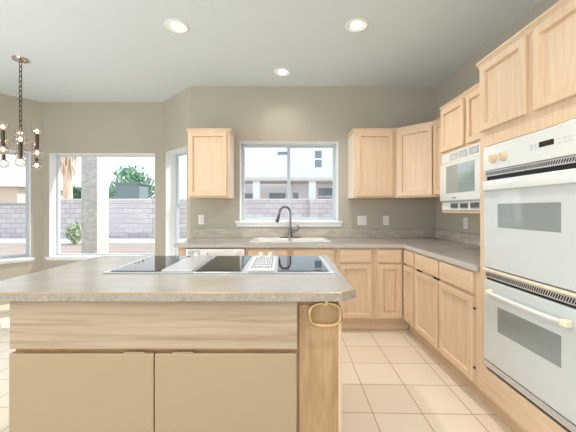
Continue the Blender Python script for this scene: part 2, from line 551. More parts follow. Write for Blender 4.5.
YF = 3.10      # face of the back base run
XF = 1.228     # face of the right base run
TOPB = 0.870
V0 = 0.135
MB_BACK = face((0, YF, 0), (1, 0))
def base_unit(M, u0, u1, depth, label, cells, raised=False, open_top=False, toe_span=None, group='base cabinets under the counter'):
    c = M @ Vector(((u0 + u1) / 2, 0, -depth / 2))
    t = thing('base_cabinet', c, label, 'cabinet', group)
    carcass(M, u0, u1, V0, TOPB, depth, t, open_top=open_top)
    for a, b in cells:
        drawer(M, a, b, 0.717, 0.857, t)
        door(M, a, b, 0.155, 0.700, t, raised)
    ts = toe_span or (u0, u1)
    toe(M, ts[0], ts[1], t)
    return t
D = YB - YF - 0.004
# end panel left of the dishwasher
t = thing('cabinet_end_panel', (-1.045, 3.4, 0), 'narrow maple end panel closing the counter run left of the white dishwasher', 'cabinet panel')
MB(MB_BACK).box(-1.085, -1.008, 0.002, TOPB, -D, 0, 0.002).build('panel', WOOD_V, t)
MB(MB_BACK).box(-1.080, -1.013, 0.15, TOPB - 0.02, 0.0005, 0.006, 0.002).build('filler_strip', WOOD_V, t)

# dishwasher
t = thing('dishwasher', (-0.70, 3.4, 0), 'white built-in dishwasher left of the sink under the back counter', 'dishwasher')
MB(MB_BACK).box(-1.003, -0.402, 0.11, 0.862, -0.56, -0.002, 0.004).build('tub', WHITE_GL, t)
MB(MB_BACK).box(-1.0, -0.398, 0.13, 0.735, -0.001, 0.022, 0.006).build('door', WHITE_GL, t)
cp = MB(MB_BACK).box(-1.0, -0.398, 0.742, 0.860, -0.001, 0.030, 0.008).build('control_panel', PORC, t)
for k in range(7):
    MB(MB_BACK).box(-0.97 + k * 0.018, -0.958 + k * 0.018, 0.80, 0.845, 0.0302, 0.032).build('vent_slot', PALE_SLOT, cp)
for k in range(5):
    MB(MB_BACK).box(-0.80 + k * 0.036, -0.776 + k * 0.036, 0.812, 0.832, 0.0302, 0.036, 0.002).build('button', PLATE, cp)
MB(MB_BACK).cyl((-0.50, 0.81, 0.030), (-0.50, 0.81, 0.048), 0.026).build('dial', PLATE, cp, smooth=True)
MB(MB_BACK).box(-1.0, -0.398, 0.01, 0.105, -0.09, -0.07).build('kick_plate', WHITE_GL, t)

# sink base
t = thing('base_cabinet', (0.07, 3.4, 0), 'maple sink base cabinet with two false drawer fronts below the sink', 'cabinet', 'base cabinets under the counter')
carcass(MB_BACK, -0.396, 0.538, V0, TOPB, D, t, open_top=True)
for a, b in ((-0.37, 0.041), (0.098, 0.512)):
    drawer(MB_BACK, a, b, 0.717, 0.857, t, 'false_drawer_front')
    door(MB_BACK, a, b, 0.155, 0.700, t)
toe(MB_BACK, -0.396, 0.538, t)
base_unit(MB_BACK, 0.540, 0.926, D, 'maple base cabinet with one drawer over a flat-panel door, right of the sink base', [(0.568, 0.895)])
t = base_unit(MB_BACK, 0.928, 1.226, D, 'maple corner base cabinet with a raised-panel door at the inside corner of the counters', [(0.960, 1.202)], True, toe_span=(0.928, 1.307))
MR = face((XF, YF, 0), (0, -1))     # u = 3.10 - y
DR = XR - XF - 0.004
def ur(y): return YF - y
base_unit(MR, 0.022, ur(2.821), DR, 'narrow maple base cabinet next to the corner on the right run, raised-panel door', [(ur(3.060), ur(2.85))], True, toe_span=(-0.065, ur(2.821)))
t2 = base_unit(MR, ur(2.819), ur(2.378), DR, 'middle maple base cabinet of the right run, two dark marks under its drawer', [(ur(2.808), ur(2.392))])
for a in (2.77, 2.46):
    MB(MR).box(ur(a), ur(a) + 0.075, 0.703, 0.714, 0.002, 0.017).build('bumper', BLACK, t2)
t3 = base_unit(MR, ur(2.376), ur(1.890), DR, 'widest maple base cabinet of the right run, beside the wall oven tower', [(ur(2.362), ur(1.948))])
for v in (0.24, 0.62):
    MB(MR).box(ur(1.947), ur(1.940), v, v + 0.012, 0.001, 0.012).build('hinge', BLACK, t3)

# ------------------------------------------------------------------ perimeter worktop and splashback
xs = [-1.115, -0.335, 0.475, 1.206, 1.876]
ys = [1.890, 3.07, 3.262, 3.690, 3.748]
holes = {(0, 0), (1, 0), (2, 0), (1, 2)}
ct = MB().grid(xs, ys, holes, 0.872, 0.912, 0.006).build('countertop', LAM)
tag(ct, 'L-shaped grey laminate countertop along the back and right walls', 'countertop')
MB().box(-1.105, 1.876, 3.728, 3.747, 0.9125, 1.022, 0.003).build('backsplash', LAM_SPL, ct)
MB().box(1.857, 1.876, 1.892, 3.727, 0.9125, 1.022, 0.003).build('backsplash', LAM_SPL, ct)
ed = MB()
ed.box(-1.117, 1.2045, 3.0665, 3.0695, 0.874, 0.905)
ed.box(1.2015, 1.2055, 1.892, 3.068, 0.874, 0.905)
ed.build('front_edge', LAM_EDGE_SHEEN, ct, 'front edge with painted highlight')

# ------------------------------------------------------------------ sink and faucet
t = thing('kitchen_sink', (0.07, 3.48, 0.912), 'white double-bowl drop-in kitchen sink under the window', 'sink')
m = MB()
m.grid([-0.362, -0.32, 0.05, 0.09, 0.46, 0.505], [3.235, 3.275, 3.56, 3.69 + 0.022], {(1, 1), (3, 1)}, 0.9125, 0.921, 0.003)
for a, b in ((-0.32, 0.05), (0.09, 0.46)):
    m.box(a - 0.006, a, 3.27, 3.565, 0.73, 0.915).box(b, b + 0.006, 3.27, 3.565, 0.73, 0.915)
    m.box(a, b, 3.269, 3.275, 0.73, 0.915).box(a, b, 3.56, 3.566, 0.73, 0.915)
    m.box(a, b, 3.275, 3.56, 0.73, 0.737)
m.build('basin', PORC, t)
for c in (-0.135, 0.275):
    MB().lathe([(0.0, 0.003), (0.03, 0.003), (0.042, 0.006), (0.044, 0.0)], (c, 3.42, 0.737)).build('drain', STEEL, t, smooth=True)
FX, FY, FZ = 0.075, 3.635, 0.922
t = thing('faucet', (FX, FY, FZ), 'brushed nickel gooseneck kitchen faucet with side lever behind the sink', 'faucet')
b = MB()
b.box(FX - 0.125, FX + 0.125, FY - 0.03, FY + 0.03, FZ + 0.0005, FZ + 0.009, 0.004)
b.lathe([(0.032, 0.009), (0.030, 0.03), (0.024, 0.05), (0.022, 0.11), (0.017, 0.125)], (FX, FY, FZ))
b.build('base_plate', FAUCET, t, smooth=True)
pts = [(FX, FY, FZ + 0.10), (FX, FY, FZ + 0.20), (FX, FY, FZ + 0.30)]
R = 0.064
for k in range(1, 15):
    a = PI * k / 15 * 1.06
    pts.append((FX - R + R * math.cos(a), FY - 0.02 * (1 - math.cos(a)) / 2, FZ + 0.30 + R * 1.1 * math.sin(a)))
pe = Vector(pts[-1])
pts += [pe + Vector((-0.004, 0, -0.02))]
MB().tube(pts, 0.0135, 14).build('gooseneck', FAUCET, t, smooth=True)
pe = Vector(pts[-1])
sh = MB().tube([pe, pe + Vector((-0.006, -0.002, -0.02)), pe + Vector((-0.016, -0.004, -0.055)), pe + Vector((-0.024, -0.005, -0.085))], [0.0145, 0.017, 0.019, 0.023], 16).build('spray_head', FAUCET, t, smooth=True)
q = pe + Vector((-0.024, -0.005, -0.085))
MB().tube([q, q + Vector((-0.003, 0, -0.012))], [0.021, 0.017], 16).build('nozzle', BLACK, sh, 'black nozzle', smooth=True)
hd = MB().tube([(FX + 0.015, FY, FZ + 0.075), (FX + 0.055, FY, FZ + 0.075)], 0.016, 14)
hd.tube([(FX + 0.05, FY, FZ + 0.08), (FX + 0.085, FY - 0.005, FZ + 0.085), (FX + 0.10, FY - 0.008, FZ + 0.11), (FX + 0.093, FY - 0.01, FZ + 0.14), (FX + 0.075, FY - 0.01, FZ + 0.152)], [0.010, 0.010, 0.009, 0.008, 0.007], 10)
hd.build('lever_handle', FAUCET, t, smooth=True)

# ------------------------------------------------------------------ wall cabinets
UB, UT = 1.392, 2.140
CROWN = [(0.0, UT - 0.010), (0.005, UT - 0.010), (0.007, UT + 0.004), (0.011, UT + 0.016), (0.017, UT + 0.022), (0.017, UT + 0.034), (-0.01, UT + 0.034), (-0.01, UT + 0.001), (0.0, UT + 0.001)]
YU = 3.43
MU = face((0, YU, 0), (1, 0))
t = thing('wall_cabinet', (-0.84, 3.59, UB), 'single-door maple wall cabinet hung left of the kitchen window', 'cabinet', 'wall cabinets beside the window')
carcass(MU, -1.087, -0.615, UB, UT, YB - YU - 0.003, t)
MB().box(-0.6148, -0.6132, YU + 0.004, YB - 0.004, UB + 0.002, UT - 0.012).build('lit_side_panel', WINDOW_LIT_SIDE, t, 'side panel with painted window light')
door(MU, -1.075, -0.645, UB + 0.018, UT - 0.008, t)
MB().sweep([(-1.087, 3.746), (-1.087, YU), (-0.615, YU), (-0.615, 3.746)], CROWN).build('crown_moulding', WOOD_H, t)

t = thing('wall_cabinet', (1.02, 3.59, UB), 'single-door maple wall cabinet directly right of the kitchen window', 'cabinet', 'wall cabinets beside the window')
XD = 1.268
carcass(MU, 0.79, XD - 0.001, UB, UT, YB - YU - 0.003, t)
MB().box(0.7884, 0.7899, YU + 0.004, YB - 0.004, UB + 0.002, UT - 0.012).build('lit_side_panel', WINDOW_LIT_SIDE, t, 'side panel with painted window light')
door(MU, 0.822, 1.228, UB + 0.018, UT - 0.008, t)
XU = 1.56; YD = 3.14; YM = 2.722
path = [(0.79, 3.746), (0.79, YU), (XD, YU), (XU, YD), (XU, YM)]
MB().sweep(path, CROWN, 0, 2).build('crown_moulding', WOOD_H, t)
t = thing('corner_wall_cabinet', (1.5, 3.45, UB), 'diagonal maple corner wall cabinet between the back and right walls', 'cabinet')
poly = [(XD, YB - 0.003), (XD, YU), (XU, YD), (XR - 0.003, YD), (XR - 0.003, YB - 0.003)]
MB().prism(poly, UB, UT).build('carcass', WOOD_V, t)
MD = face((XD, YU, 0), (XU - XD, YD - YU))
LD = math.hypot(XU - XD, YD - YU)
door(MD, 0.030, LD - 0.016, UB + 0.018, UT - 0.008, t)
MB().sweep(path, CROWN, 2, 3).build('crown_moulding', WOOD_H, t)
t = thing('wall_cabinet', (1.72, 2.93, UB), 'narrow maple wall cabinet on the right wall between corner cabinet and microwave cabinet', 'cabinet')
MUR = face((XU, YD, 0), (0, -1))
carcass(MUR, 0.001, YD - YM - 0.001, UB, UT, XR - XU - 0.003, t)
door(MUR, 0.014, YD - YM - 0.014, UB + 0.018, UT - 0.008, t)
MB().sweep(path, CROWN, 3, 4).build('crown_moulding', WOOD_H, t)

# microwave cabinet
XM = 1.42; YM0, YM1 = 2.718, 1.892
MM = face((XM, YM0, 0), (0, -1))
WM = YM0 - YM1
DM = XR - XM - 0.003
SH = 1.232
t = thing('microwave_cabinet', (1.65, 2.3, SH), 'deeper maple wall cabinet with two doors and an open shelf holding the microwave', 'cabinet')
m = MB(MM)
m.box(0, 0.02, SH, UT, -DM, 0).box(WM - 0.02, WM, SH, UT, -DM, 0)
m.box(0.02, WM - 0.02, SH, SH + 0.022, -DM, 0).box(0.02, WM - 0.02, 1.745, UT, -DM, 0)
m.box(0.02, WM - 0.02, SH + 0.022, 1.745, -DM, -DM + 0.01)
m.build('carcass', WOOD_V, t)
door(MM, 0.008, 0.350, 1.765, UT - 0.008, t, stile=0.042)
door(MM, 0.388, 0.730, 1.765, UT - 0.008, t, stile=0.042)
MB().sweep([(XR - 0.004, YM0), (XM, YM0), (XM, YM1)], CROWN).build('crown_moulding', WOOD_H, t)
# microwave
t = thing('microwave_oven', (1.65, 2.3, SH + 0.0225), 'white built-in microwave with vent slots above and below its door', 'microwave')
MW0, MW1 = 0.022, WM - 0.022
MB(MM).box(MW0 + 0.02, MW1 - 0.02, SH + 0.0235, 1.72, -0.40, 0.002).build('body', WHITE_GL, t)
tp = MB(MM).box(MW0 + 0.004, MW1, 1.655, 1.742, 0.001, 0.020, 0.004).build('top_trim', WHITE_GL, t)
for k in range(3):
    a = 0.163 + k * 0.134
    f = MB(MM).rings(a, a + 0.106, 1.674, 1.726, [(0, 0.019), (0, 0.024), (0.006, 0.0245), (0.012, 0.0205)], fill=True).build('vent', PALE_SLOT, tp, 'grey louvred vent')
    for j in range(3):
        MB(MM).box(a + 0.012, a + 0.094, 1.688 + j * 0.012, 1.690 + j * 0.012, 0.0206, 0.0225).build('louvre', PLATE, f)
bt = MB(MM).box(MW0, MW1, SH + 0.0235, 1.322, 0.001, 0.014, 0.003).build('bottom_trim', WHITE_GL, t)
for k in range(3):
    a = 0.163 + k * 0.134
    f = MB(MM).rings(a, a + 0.108, 1.268, 1.312, [(0, 0.013), (0, 0.016), (0.005, 0.0165), (0.008, 0.0142)], fill=True).build('vent', GREY_SLOT, bt, 'grey louvred vent')
    for j in range(2):
        MB(MM).box(a + 0.01, a + 0.098, 1.280 + j * 0.012, 1.285 + j * 0.012, 0.0143, 0.0162).build('louvre', BLACK, f)
dr = MB(MM).box(MW0 + 0.004, MW1, 1.328, 1.652, 0.001, 0.040, 0.012, 4).build('door', WHITE_GL, t, smooth=True)
MB(MM).box(0.14, 0.525, 1.395, 1.622, 0.0395, 0.0415, 0.0008).build('door_window', MW_WIN, dr, 'grey reflective door window')
MB(MM).box(0.235, 0.285, 1.350, 1.360, 0.0400, 0.0412).build('badge', GREY_SLOT, dr)

# ------------------------------------------------------------------ oven tower
XT = 1.222; YT0, YT1 = 1.887, 1.085
MT = face((XT, YT0, 0), (0, -1))
WT_ = YT0 - YT1
DT = XR - XT - 0.003
def ut(y): return YT0 - y
t = thing('oven_cabinet', (1.55, 1.51, 0), 'tall maple oven tower with two upper doors around the double wall oven', 'cabinet')
m = MB(MT)
m.box(0, 0.02, 0.135, UT, -DT, 0).box(WT_ - 0.02, WT_, 0.135, UT, -DT, 0)
m.box(0.02, WT_ - 0.02, 1.64, UT, -DT, 0).box(0.02, WT_ - 0.02, 0.135, 0.30, -DT, 0)
m.box(0.02, 0.06, 0.30, 1.64, -0.02, 0).box(WT_ - 0.06, WT_ - 0.02, 0.30, 1.64, -0.02, 0)
m.box(0.02, WT_ - 0.02, 0.30, 1.64, -DT, -DT + 0.01)
m.build('carcass', WOOD_V, t)
door(MT, ut(1.862), ut(1.510), 1.735, UT - 0.008, t, stile=0.043)
door(MT, ut(1.466), ut(1.115), 1.735, UT - 0.008, t, stile=0.043)
MB(MT).rings(0.03, WT_ - 0.03, 0.155, 0.305, [(0, 0.0), (0, 0.006), (0.006, 0.010)]).build('lower_panel', WOOD_H, t)
toe(MT, 0, WT_, t)
MB().sweep([(XM - 0.022, YT0), (XT, YT0), (XT, YT1), (XR - 0.004, YT1)], CROWN).build('crown_moulding', WOOD_H, t)
# the double oven
O0, O1 = ut(1.826), ut(1.200)
t = thing('double_wall_oven', (1.5, 1.51, 0.31), 'white double wall oven with two glass doors and knob panel, in the tall cabinet', 'oven')
MB(MT).box(0.064, WT_ - 0.064, 0.31, 1.632, -0.55, -0.001).build('body', BLACK, t)
cp = MB(MT).box(O0, O1, 1.488, 1.632, 0.001, 0.022, 0.004).build('control_panel', WHITE_GL, t)
for y in (1.733, 1.655):
    kn = MB(MT).lathe([(0.027, 0.0), (0.027, 0.006), (0.022, 0.008), (0.020, 0.022), (0.0, 0.023)], (ut(y), 1.551, 0.0222)).build('knob', ALMOND, cp, 'almond round knob', smooth=True)
    MB(MT).box(ut(y) - 0.0045, ut(y) + 0.0045, 1.532, 1.570, 0.044, 0.052, 0.002).build('grip', ALMOND, kn)
MB(MT).box(ut(1.425), ut(1.347), 1.551, 1.576, 0.0215, 0.0235).build('display', DISPLAY, cp, 'dark clock display')
for a in (1.475, 1.450, 1.325, 1.300, 1.275):
    for v in (1.553, 1.570):
        if a == 1.325 and v == 1.570: v = 1.572
        MB(MT).box(ut(a), ut(a) + 0.011, v - 0.004, v + 0.004, 0.0215, 0.0235, 0.0008).build('button', ALU, cp)
def ventstrip(v0, v1):
    vs = MB(MT).box(O0, O1, v0, v1, 0.001, 0.012, 0.002).build('vent_strip', ALU, t, 'pale metal vent strip')
    n = 46
    s = MB(MT)
    for k in range(n):
        u = O0 + 0.012 + (O1 - O0 - 0.03) * k / n
        s.box(u, u + 0.0062, v0 + 0.006, v1 - 0.006, 0.0115, 0.0125, rot=Matrix.Rotation(-0.45, 4, 'Z'))
    s.build('slots', BLACK, vs)
ventstrip(1.455, 1.487)
ventstrip(0.858, 0.894)
MB(MT).box(O0, O1, 0.896, 0.914, 0.001, 0.022, 0.004).build('divider_strip', CREAM, t, 'cream divider strip')
def oven_door(v0, v1, w0, w1, hv):
    d = MB(MT).box(O0 + 0.008, O1, v0, v1, 0.001, 0.026, 0.006, 3).build('oven_door', OVEN_GLASS, t)
    MB(MT).box(ut(1.696), ut(1.307), w0, w1, 0.0255, 0.0268, 0.0005).build('door_window', OVEN_WIN, d, 'grey tinted door window')
    h = MB(MT).tube([(O0 + 0.09, hv, 0.050), (O0 + 0.13, hv, 0.058), ((O0 + O1) / 2, hv, 0.062), (O1 - 0.13, hv, 0.058), (O1 - 0.08, hv, 0.050)], 0.0115, 12)
    h = h.build('door_handle', WHITE_GL, d, smooth=True)
    for u in (O0 + 0.072, O1 - 0.085):
        MB(MT).box(u, u + 0.034, hv - 0.016, hv + 0.014, 0.0265, 0.060, 0.006, 3).build('handle_end', CREAM, h, 'cream handle end')
    return d
du = MB(MT).box(O0 + 0.008, O1, 0.920, 1.430, 0.001, 0.026, 0.006, 3).build('oven_door', OVEN_GLASS, t)
MB(MT).box(ut(1.696), ut(1.307), 1.160, 1.292, 0.0255, 0.0268, 0.0005).build('door_window', OVEN_WIN, du, 'grey tinted door window')
hh = MB(MT).box(O0 + 0.028, O1 - 0.02, 1.368, 1.428, 0.0265, 0.046, 0.007, 3).build('door_handle', WHITE_GL, du, smooth=True)
MB(MT).box(ut(1.625), ut(1.56), 1.400, 1.414, 0.0462, 0.0472).build('badge', PLATE, hh)
oven_door(0.372, 0.846, 0.575, 0.715, 0.785)
MB(MT).box(O0 - 0.006, O1 + 0.006, 0.326, 0.362, 0.001, 0.016, 0.003).build('bottom_trim', ALU, t, 'brushed metal bottom strip')

# ------------------------------------------------------------------ island
IF = 1.30
MI = face((0, IF, 0), (1, 0))
t = thing('kitchen_island', (-0.47, 1.75, 0), 'kitchen island base with pale wood apron over two flat cream doors', 'kitchen island')
m = MB()
m.box(-1.175, 0.245, IF + 0.035, 2.20, 0.10, 0.868)
m.build('carcass', ISL_WOOD, t)
MB().box(-1.15, 0.22, IF + 0.10, 2.14, 0.002, 0.099).build('toe_kick', ISL_WOOD, t)
MB(MI).box(-1.179, 0.057, 0.661, 0.866, -0.034, 0.0, 0.003).build('apron_panel', APRON, t, 'pale streaky wood apron')
for a, b in ((-1.182, -0.5600), (-0.5555, 0.055)):
    d = MB(MI).box(a, b, 0.11, 0.640, -0.030, 0.0, 0.004, 3).build('door', ISL_DOOR, t, 'flat cream door')
    c = b - 0.085 if a < -1 else a + 0.12
    MB(MI).box(c - 0.045, c + 0.045, 0.6402, 0.646, -0.012, -0.004, 0.001).build('finger_pull', ISL_DOOR, d)
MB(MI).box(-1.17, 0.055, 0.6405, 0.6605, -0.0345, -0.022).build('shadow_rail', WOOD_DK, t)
MB(MI).box(0.066, 0.236, 0.10, 0.845, -0.0348, -0.025, 0.001).build('end_panel', ISL_WOOD, t)
MB(MI).box(0.236, 0.250, 0.10, 0.866, -0.0348, -0.016, 0.002).build('corner_strip', WOOD_V, t)
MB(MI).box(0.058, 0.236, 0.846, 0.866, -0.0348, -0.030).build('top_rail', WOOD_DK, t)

poly = [(-1.195, 1.275), (0.244, 1.275), (0.313, 1.331), (0.335, 2.297), (-1.375, 2.297), (-1.395, 1.35), (-1.33, 1.275)]
ic = MB().prism(poly, 0.872, 0.911, 0.004, 2).build('island_countertop', LAM)
tag(ic, 'grey laminate island countertop with clipped corners, in the foreground', 'countertop')
MB().sweep([poly[5], poly[6], poly[1], poly[2], poly[3]], [(0.0004, 0.874), (0.002, 0.874), (0.002, 0.905), (0.0004, 0.905)]).build('front_edge', LAM_EDGE, ic)
MB().sweep([poly[5], poly[6], poly[1], poly[2], poly[3]], [(-0.001, 0.9052), (0.0022, 0.9052), (0.0015, 0.9088), (-0.001, 0.9105)]).build('edge_seam', SEAM, ic, 'thin brown seam')

# towel ring on the island
RX, RZ, RY = 0.182, 0.866, IF - 0.008
t = thing('towel_ring', (RX, RY, RZ), 'brass oval towel ring hanging under the island countertop corner', 'towel ring')
m = MB().box(RX - 0.007, RX + 0.007, RY - 0.006, RY + 0.006, 0.852, 0.8715, 0.002)
m.box(RX - 0.017, RX + 0.007, RY - 0.007, RY + 0.007, 0.850, 0.863, 0.003)
m.build('mount', BRASS, t)
pts = []
rw, rh = 0.066, 0.047
cz = 0.857 - rh + 0.002
for k in range(48):
    a = 2 * PI * k / 48
    ca, sa = math.cos(a), math.sin(a)
    e = 0.72
    pts.append((RX - 0.006 + rw * math.copysign(abs(ca) ** e, ca), RY + 0.004 * sa, cz + rh * math.copysign(abs(sa) ** e, sa)))
MB().tube(pts, 0.0072, 10, closed=True).build('ring', BRASS, t, smooth=True)

# ------------------------------------------------------------------ cooktop
Z = 0.9115
t = thing('cooktop', (-0.36, 1.92, Z), 'black glass downdraft cooktop with two vent grilles set into the island countertop', 'cooktop')
Y0, Y1 = 1.645, 2.225
MB().box(-0.990, 0.277, Y0, Y1, Z, Z + 0.007, 0.002).build('frame', ALU, t)
for a, b in ((-0.955, -0.676), (-0.488, -0.235), (-0.038, 0.248)):
    g = MB().box(a, b, Y0 + 0.022, Y1 - 0.02, Z + 0.0072, Z + 0.011, 0.0015).build('glass_panel', CERAMIC, t, 'black glass panel')
# closed left vent cover
vc = MB().box(-0.670, -0.500, Y0 + 0.006, Y1 - 0.13, Z + 0.0072, Z + 0.020, 0.005, 3).build('vent_cover', ALU, t, 'light grey closed vent cover')
for k in range(2):
    MB().box(-0.525 + k * 0.013, -0.520 + k * 0.013, Y0 + 0.015, Y1 - 0.14, Z + 0.0202, Z + 0.022).build('rib', ALU, vc)
MB().box(-0.655, -0.515, Y1 - 0.12, Y1 - 0.015, Z + 0.0072, Z + 0.014, 0.003).build('control_plate', ALU, t)
# open right vent grille
m = MB()
gx = [-0.198]
n = 8
for k in range(n):
    u = -0.186 + k * 0.0155
    gx += [u, u + 0.0100]
gx += [-0.052]
gy = [Y0 + 0.006]
for k in range(5):
    v = Y0 + 0.05 + k * 0.080
    gy += [v, v + 0.060]
gy += [Y0 + 0.45]
hol = {(1 + 2 * i, 1 + 2 * j) for i in range(n) for j in range(5)}
gr = MB().grid(gx, gy, hol, Z + 0.010, Z + 0.022).build('vent_grille', WHITE_GL, t, 'white slotted vent grille')
MB().box(-0.196, -0.054, Y0 + 0.01, Y0 + 0.446, Z + 0.0072, Z + 0.0098).build('well', BLACK, gr)
MB().box(-0.200, -0.050, Y0 + 0.455, Y1 - 0.015, Z + 0.0072, Z + 0.012, 0.002).build('control_plate', ALU, t)
for x, y in ((-0.160, 2.135), (-0.095, 2.150), (-0.615, 2.135), (-0.555, 2.150)):
    kb = MB().lathe([(0.020, 0.0), (0.021, 0.008), (0.017, 0.012), (0.016, 0.024), (0.0, 0.025)], (x, y, Z + 0.0145)).build('knob', WHITE_GL if x > -0.3 else ALU, t, smooth=True)
    MB().box(x - 0.017, x + 0.017, y - 0.004, y + 0.004, Z + 0.0385, Z + 0.046, 0.002).build('grip', WHITE_GL, kb)

# ------------------------------------------------------------------ outlets and switch
def outlet(M, u, v, label, wd=0.072, double=False):
    c = M @ Vector((u, v - 0.058, 0.004))
    t = thing('light_switch' if double else 'wall_outlet', c, label, 'switch' if double else 'outlet', None if double else 'wall outlets over the counter')
    pl = MB(M).box(u - wd / 2, u + wd / 2, v - 0.058, v + 0.058, 0.001, 0.007, 0.002).build('plate', PLATE, t)
    if double:
        for k in (-1, 1):
            MB(M).box(u + k * 0.024 - 0.016, u + k * 0.024 + 0.016, v - 0.033, v + 0.033, 0.0072, 0.010, 0.002).build('rocker', PLATE, t)
    else:
        for k in (-1, 1):
            s = MB(M).box(u - 0.017, u + 0.017, v + k * 0.021 - 0.014, v + k * 0.021 + 0.014, 0.0072, 0.009, 0.003).build('socket', PLATE, t)
            for j in (-1, 1):
                MB(M).box(u + j * 0.006 - 0.0015, u + j * 0.006 + 0.0015, v + k * 0.021 - 0.005, v + k * 0.021 + 0.006, 0.0091, 0.0095).build('slot', BLACK, s)
MWB = face((0, YB, 0), (1, 0))
outlet(MWB, -1.022, 1.135, 'white outlet below the single wall cabinet left of the window')
outlet(MWB, 0.965, 1.125, 'white double switch plate right of the kitchen window', 0.115, True)
outlet(MWB, 1.262, 1.125, 'white outlet on the back wall below the corner cabinets')
MWR = face((XR, 3.75, 0), (0, -1))
outlet(MWR, 3.75 - 3.13, 1.118, 'white outlet on the right wall beneath the microwave')

# ------------------------------------------------------------------ recessed ceiling lights
for x, y, lab in ((-0.891, 2.523, 'round recessed ceiling light left of centre near the top edge'),
                  (0.605, 2.51, 'recessed ceiling light right of centre, level with the one at the left'),
                  (-0.017, 3.367, 'small-looking recessed ceiling light centred over the sink window'),
                  (-0.891, 0.55, 'added recessed ceiling light out of view overhead, left one of the pair nearest the viewer'),  # this unseen pair is added to light the floor
                  (0.605, 0.55, 'added recessed ceiling light out of view overhead, right one of the pair nearest the viewer')):
    t = thing('recessed_light', (x, y, H - 0.012), lab, 'ceiling light', 'recessed ceiling lights')
    MB().lathe([(0.046, -0.001), (0.072, -0.006), (0.080, -0.011), (0.098, -0.005), (0.100, -0.0005), (0.046, -0.0005)], (x, y, H)).build('trim_ring', WHITE_TRIM, t, smooth=True)
    MB().lathe([(0.0, -0.012), (0.03, -0.010), (0.0455, -0.003), (0.0455, -0.001), (0.0, -0.001)], (x, y, H)).build('lens', LENS, t, 'glowing lens', smooth=True)
    l = lamp('recessed_lamp', 'SPOT', (0, 0, -0.02), 11 if y > 3 else 54, (1.0, 0.97, 0.93), (0, 0, -1), parent=t)
    l.data.spot_size = 2.4
    l.data.spot_blend = 0.8
    l.data.shadow_soft_size = 0.06

# ------------------------------------------------------------------ chandelier
CX, CY = -2.675, 3.076
t = thing('chandelier', (CX, CY, 1.7), 'polished nickel chandelier of vertical tubes with clear globe bulbs, hanging on a chain', 'chandelier')
MB().lathe([(0.0, -0.028), (0.03, -0.027), (0.068, -0.014), (0.072, -0.0005), (0.0, -0.0005)], (CX, CY, H)).build('canopy', CHROME, t, smooth=True)
zt = 2.06
ch = MB()
z = H - 0.03
k = 0
while z > zt + 0.02:
    pts = []
    for j in range(14):
        a = 2 * PI * j / 14
        lx, lz = 0.013 * math.cos(a), 0.032 * math.sin(a)
        pts.append((CX + (lx if k % 2 else 0), CY + (0 if k % 2 else lx), z - 0.022 + lz))
    ch.tube(pts, 0.0042, 6, closed=True)
    z -= 0.050
    k += 1
ch.build('chain', BRONZE, t, smooth=True)
MB().cyl((CX, CY, 1.80), (CX, CY, 2.07), 0.009).ball((CX, CY, 1.93), 0.034).ball((CX, CY, 1.80), 0.016).build('stem', CHROME, t, smooth=True)
GL = 0.046
for k in range(6):
    a = math.atan2(CY, CX) + PI + k * PI / 3
    r = 0.148
    px, py = CX + r * math.cos(a), CY + r * math.sin(a)
    zc = 1.838 if k in (0, 2, 4) else 1.952
    MB().cyl((CX, CY, 1.93), (px, py, zc), 0.0055, seg=10).build('arm', CHROME, t, smooth=True)
    tb = MB().cyl((px, py, zc - 0.075), (px, py, zc + 0.075), 0.0165).build('tube', BRONZE, t, smooth=True)
    tb2 = tb
    for s in (-1, 1):
        b = MB().cyl((px, py, zc + s * 0.074), (px, py, zc + s * 0.084), 0.019)
        cup = b.build('socket_cup', CHROME, tb, smooth=True)
        gz = zc + s * 0.116
        bl = MB().ball((px, py, gz), GL, (1, 1, 1), 18).build('bulb', BULB, t, 'clear globe bulb', smooth=True)
        MB().ball((px, py, gz - s * 0.008), 0.017, (1, 1, 1.2), 10).build('filament', FILAMENT, bl, 'glowing filament', smooth=True)

# ------------------------------------------------------------------ the yard outside
GZ = -0.10
g = MB().box(-60, 40, 3.0, 80, GZ - 0.2, GZ).build('ground', GROUND)
tag(g, kind='structure')
k_ = MB().box(-14.0, 12, 12.2, 14.3, GZ, GZ + 0.02).build('gravel_strip', KERB)
tag(k_, 'pale concrete strip along the foot of the block wall', 'path')
bw = MB().box(-11.6, 12, 14.4, 14.6, GZ, 1.73).build('block_wall', BLOCK)
MB().box(-11.6, 12, 14.38, 14.62, 1.7305, 1.77).build('cap_course', KERB, bw)
tag(bw, 'tall grey block garden wall across the back of the yard', 'wall')
bw2 = MB().box(-24, -11.62, 14.4, 14.6, GZ, 1.42).build('block_wall', BLOCK)
tag(bw2, 'lower grey block wall seen through the left bay window', 'wall')
bp = MB().box(1.2, 1.6, 14.02, 14.38, GZ, 1.75).build('wall_pier', BLOCK)
tag(bp, 'square block pier against the garden wall, seen in the right sink window pane', 'pier')
cl = MB().box(-4.155, -3.825, 6.2, 6.62, GZ, 2.9, 0.01).build('patio_column', STUCCO_GREY)
tag(cl, 'square rough stucco patio column outside the large bay window', 'column')
bm_ = MB().box(-7.5, -3.83, 6.15, 6.67, 2.9005, 3.2).build('patio_beam', STUCCO_WHITE)
tag(bm_, 'white stucco beam carried by the patio column', 'beam')

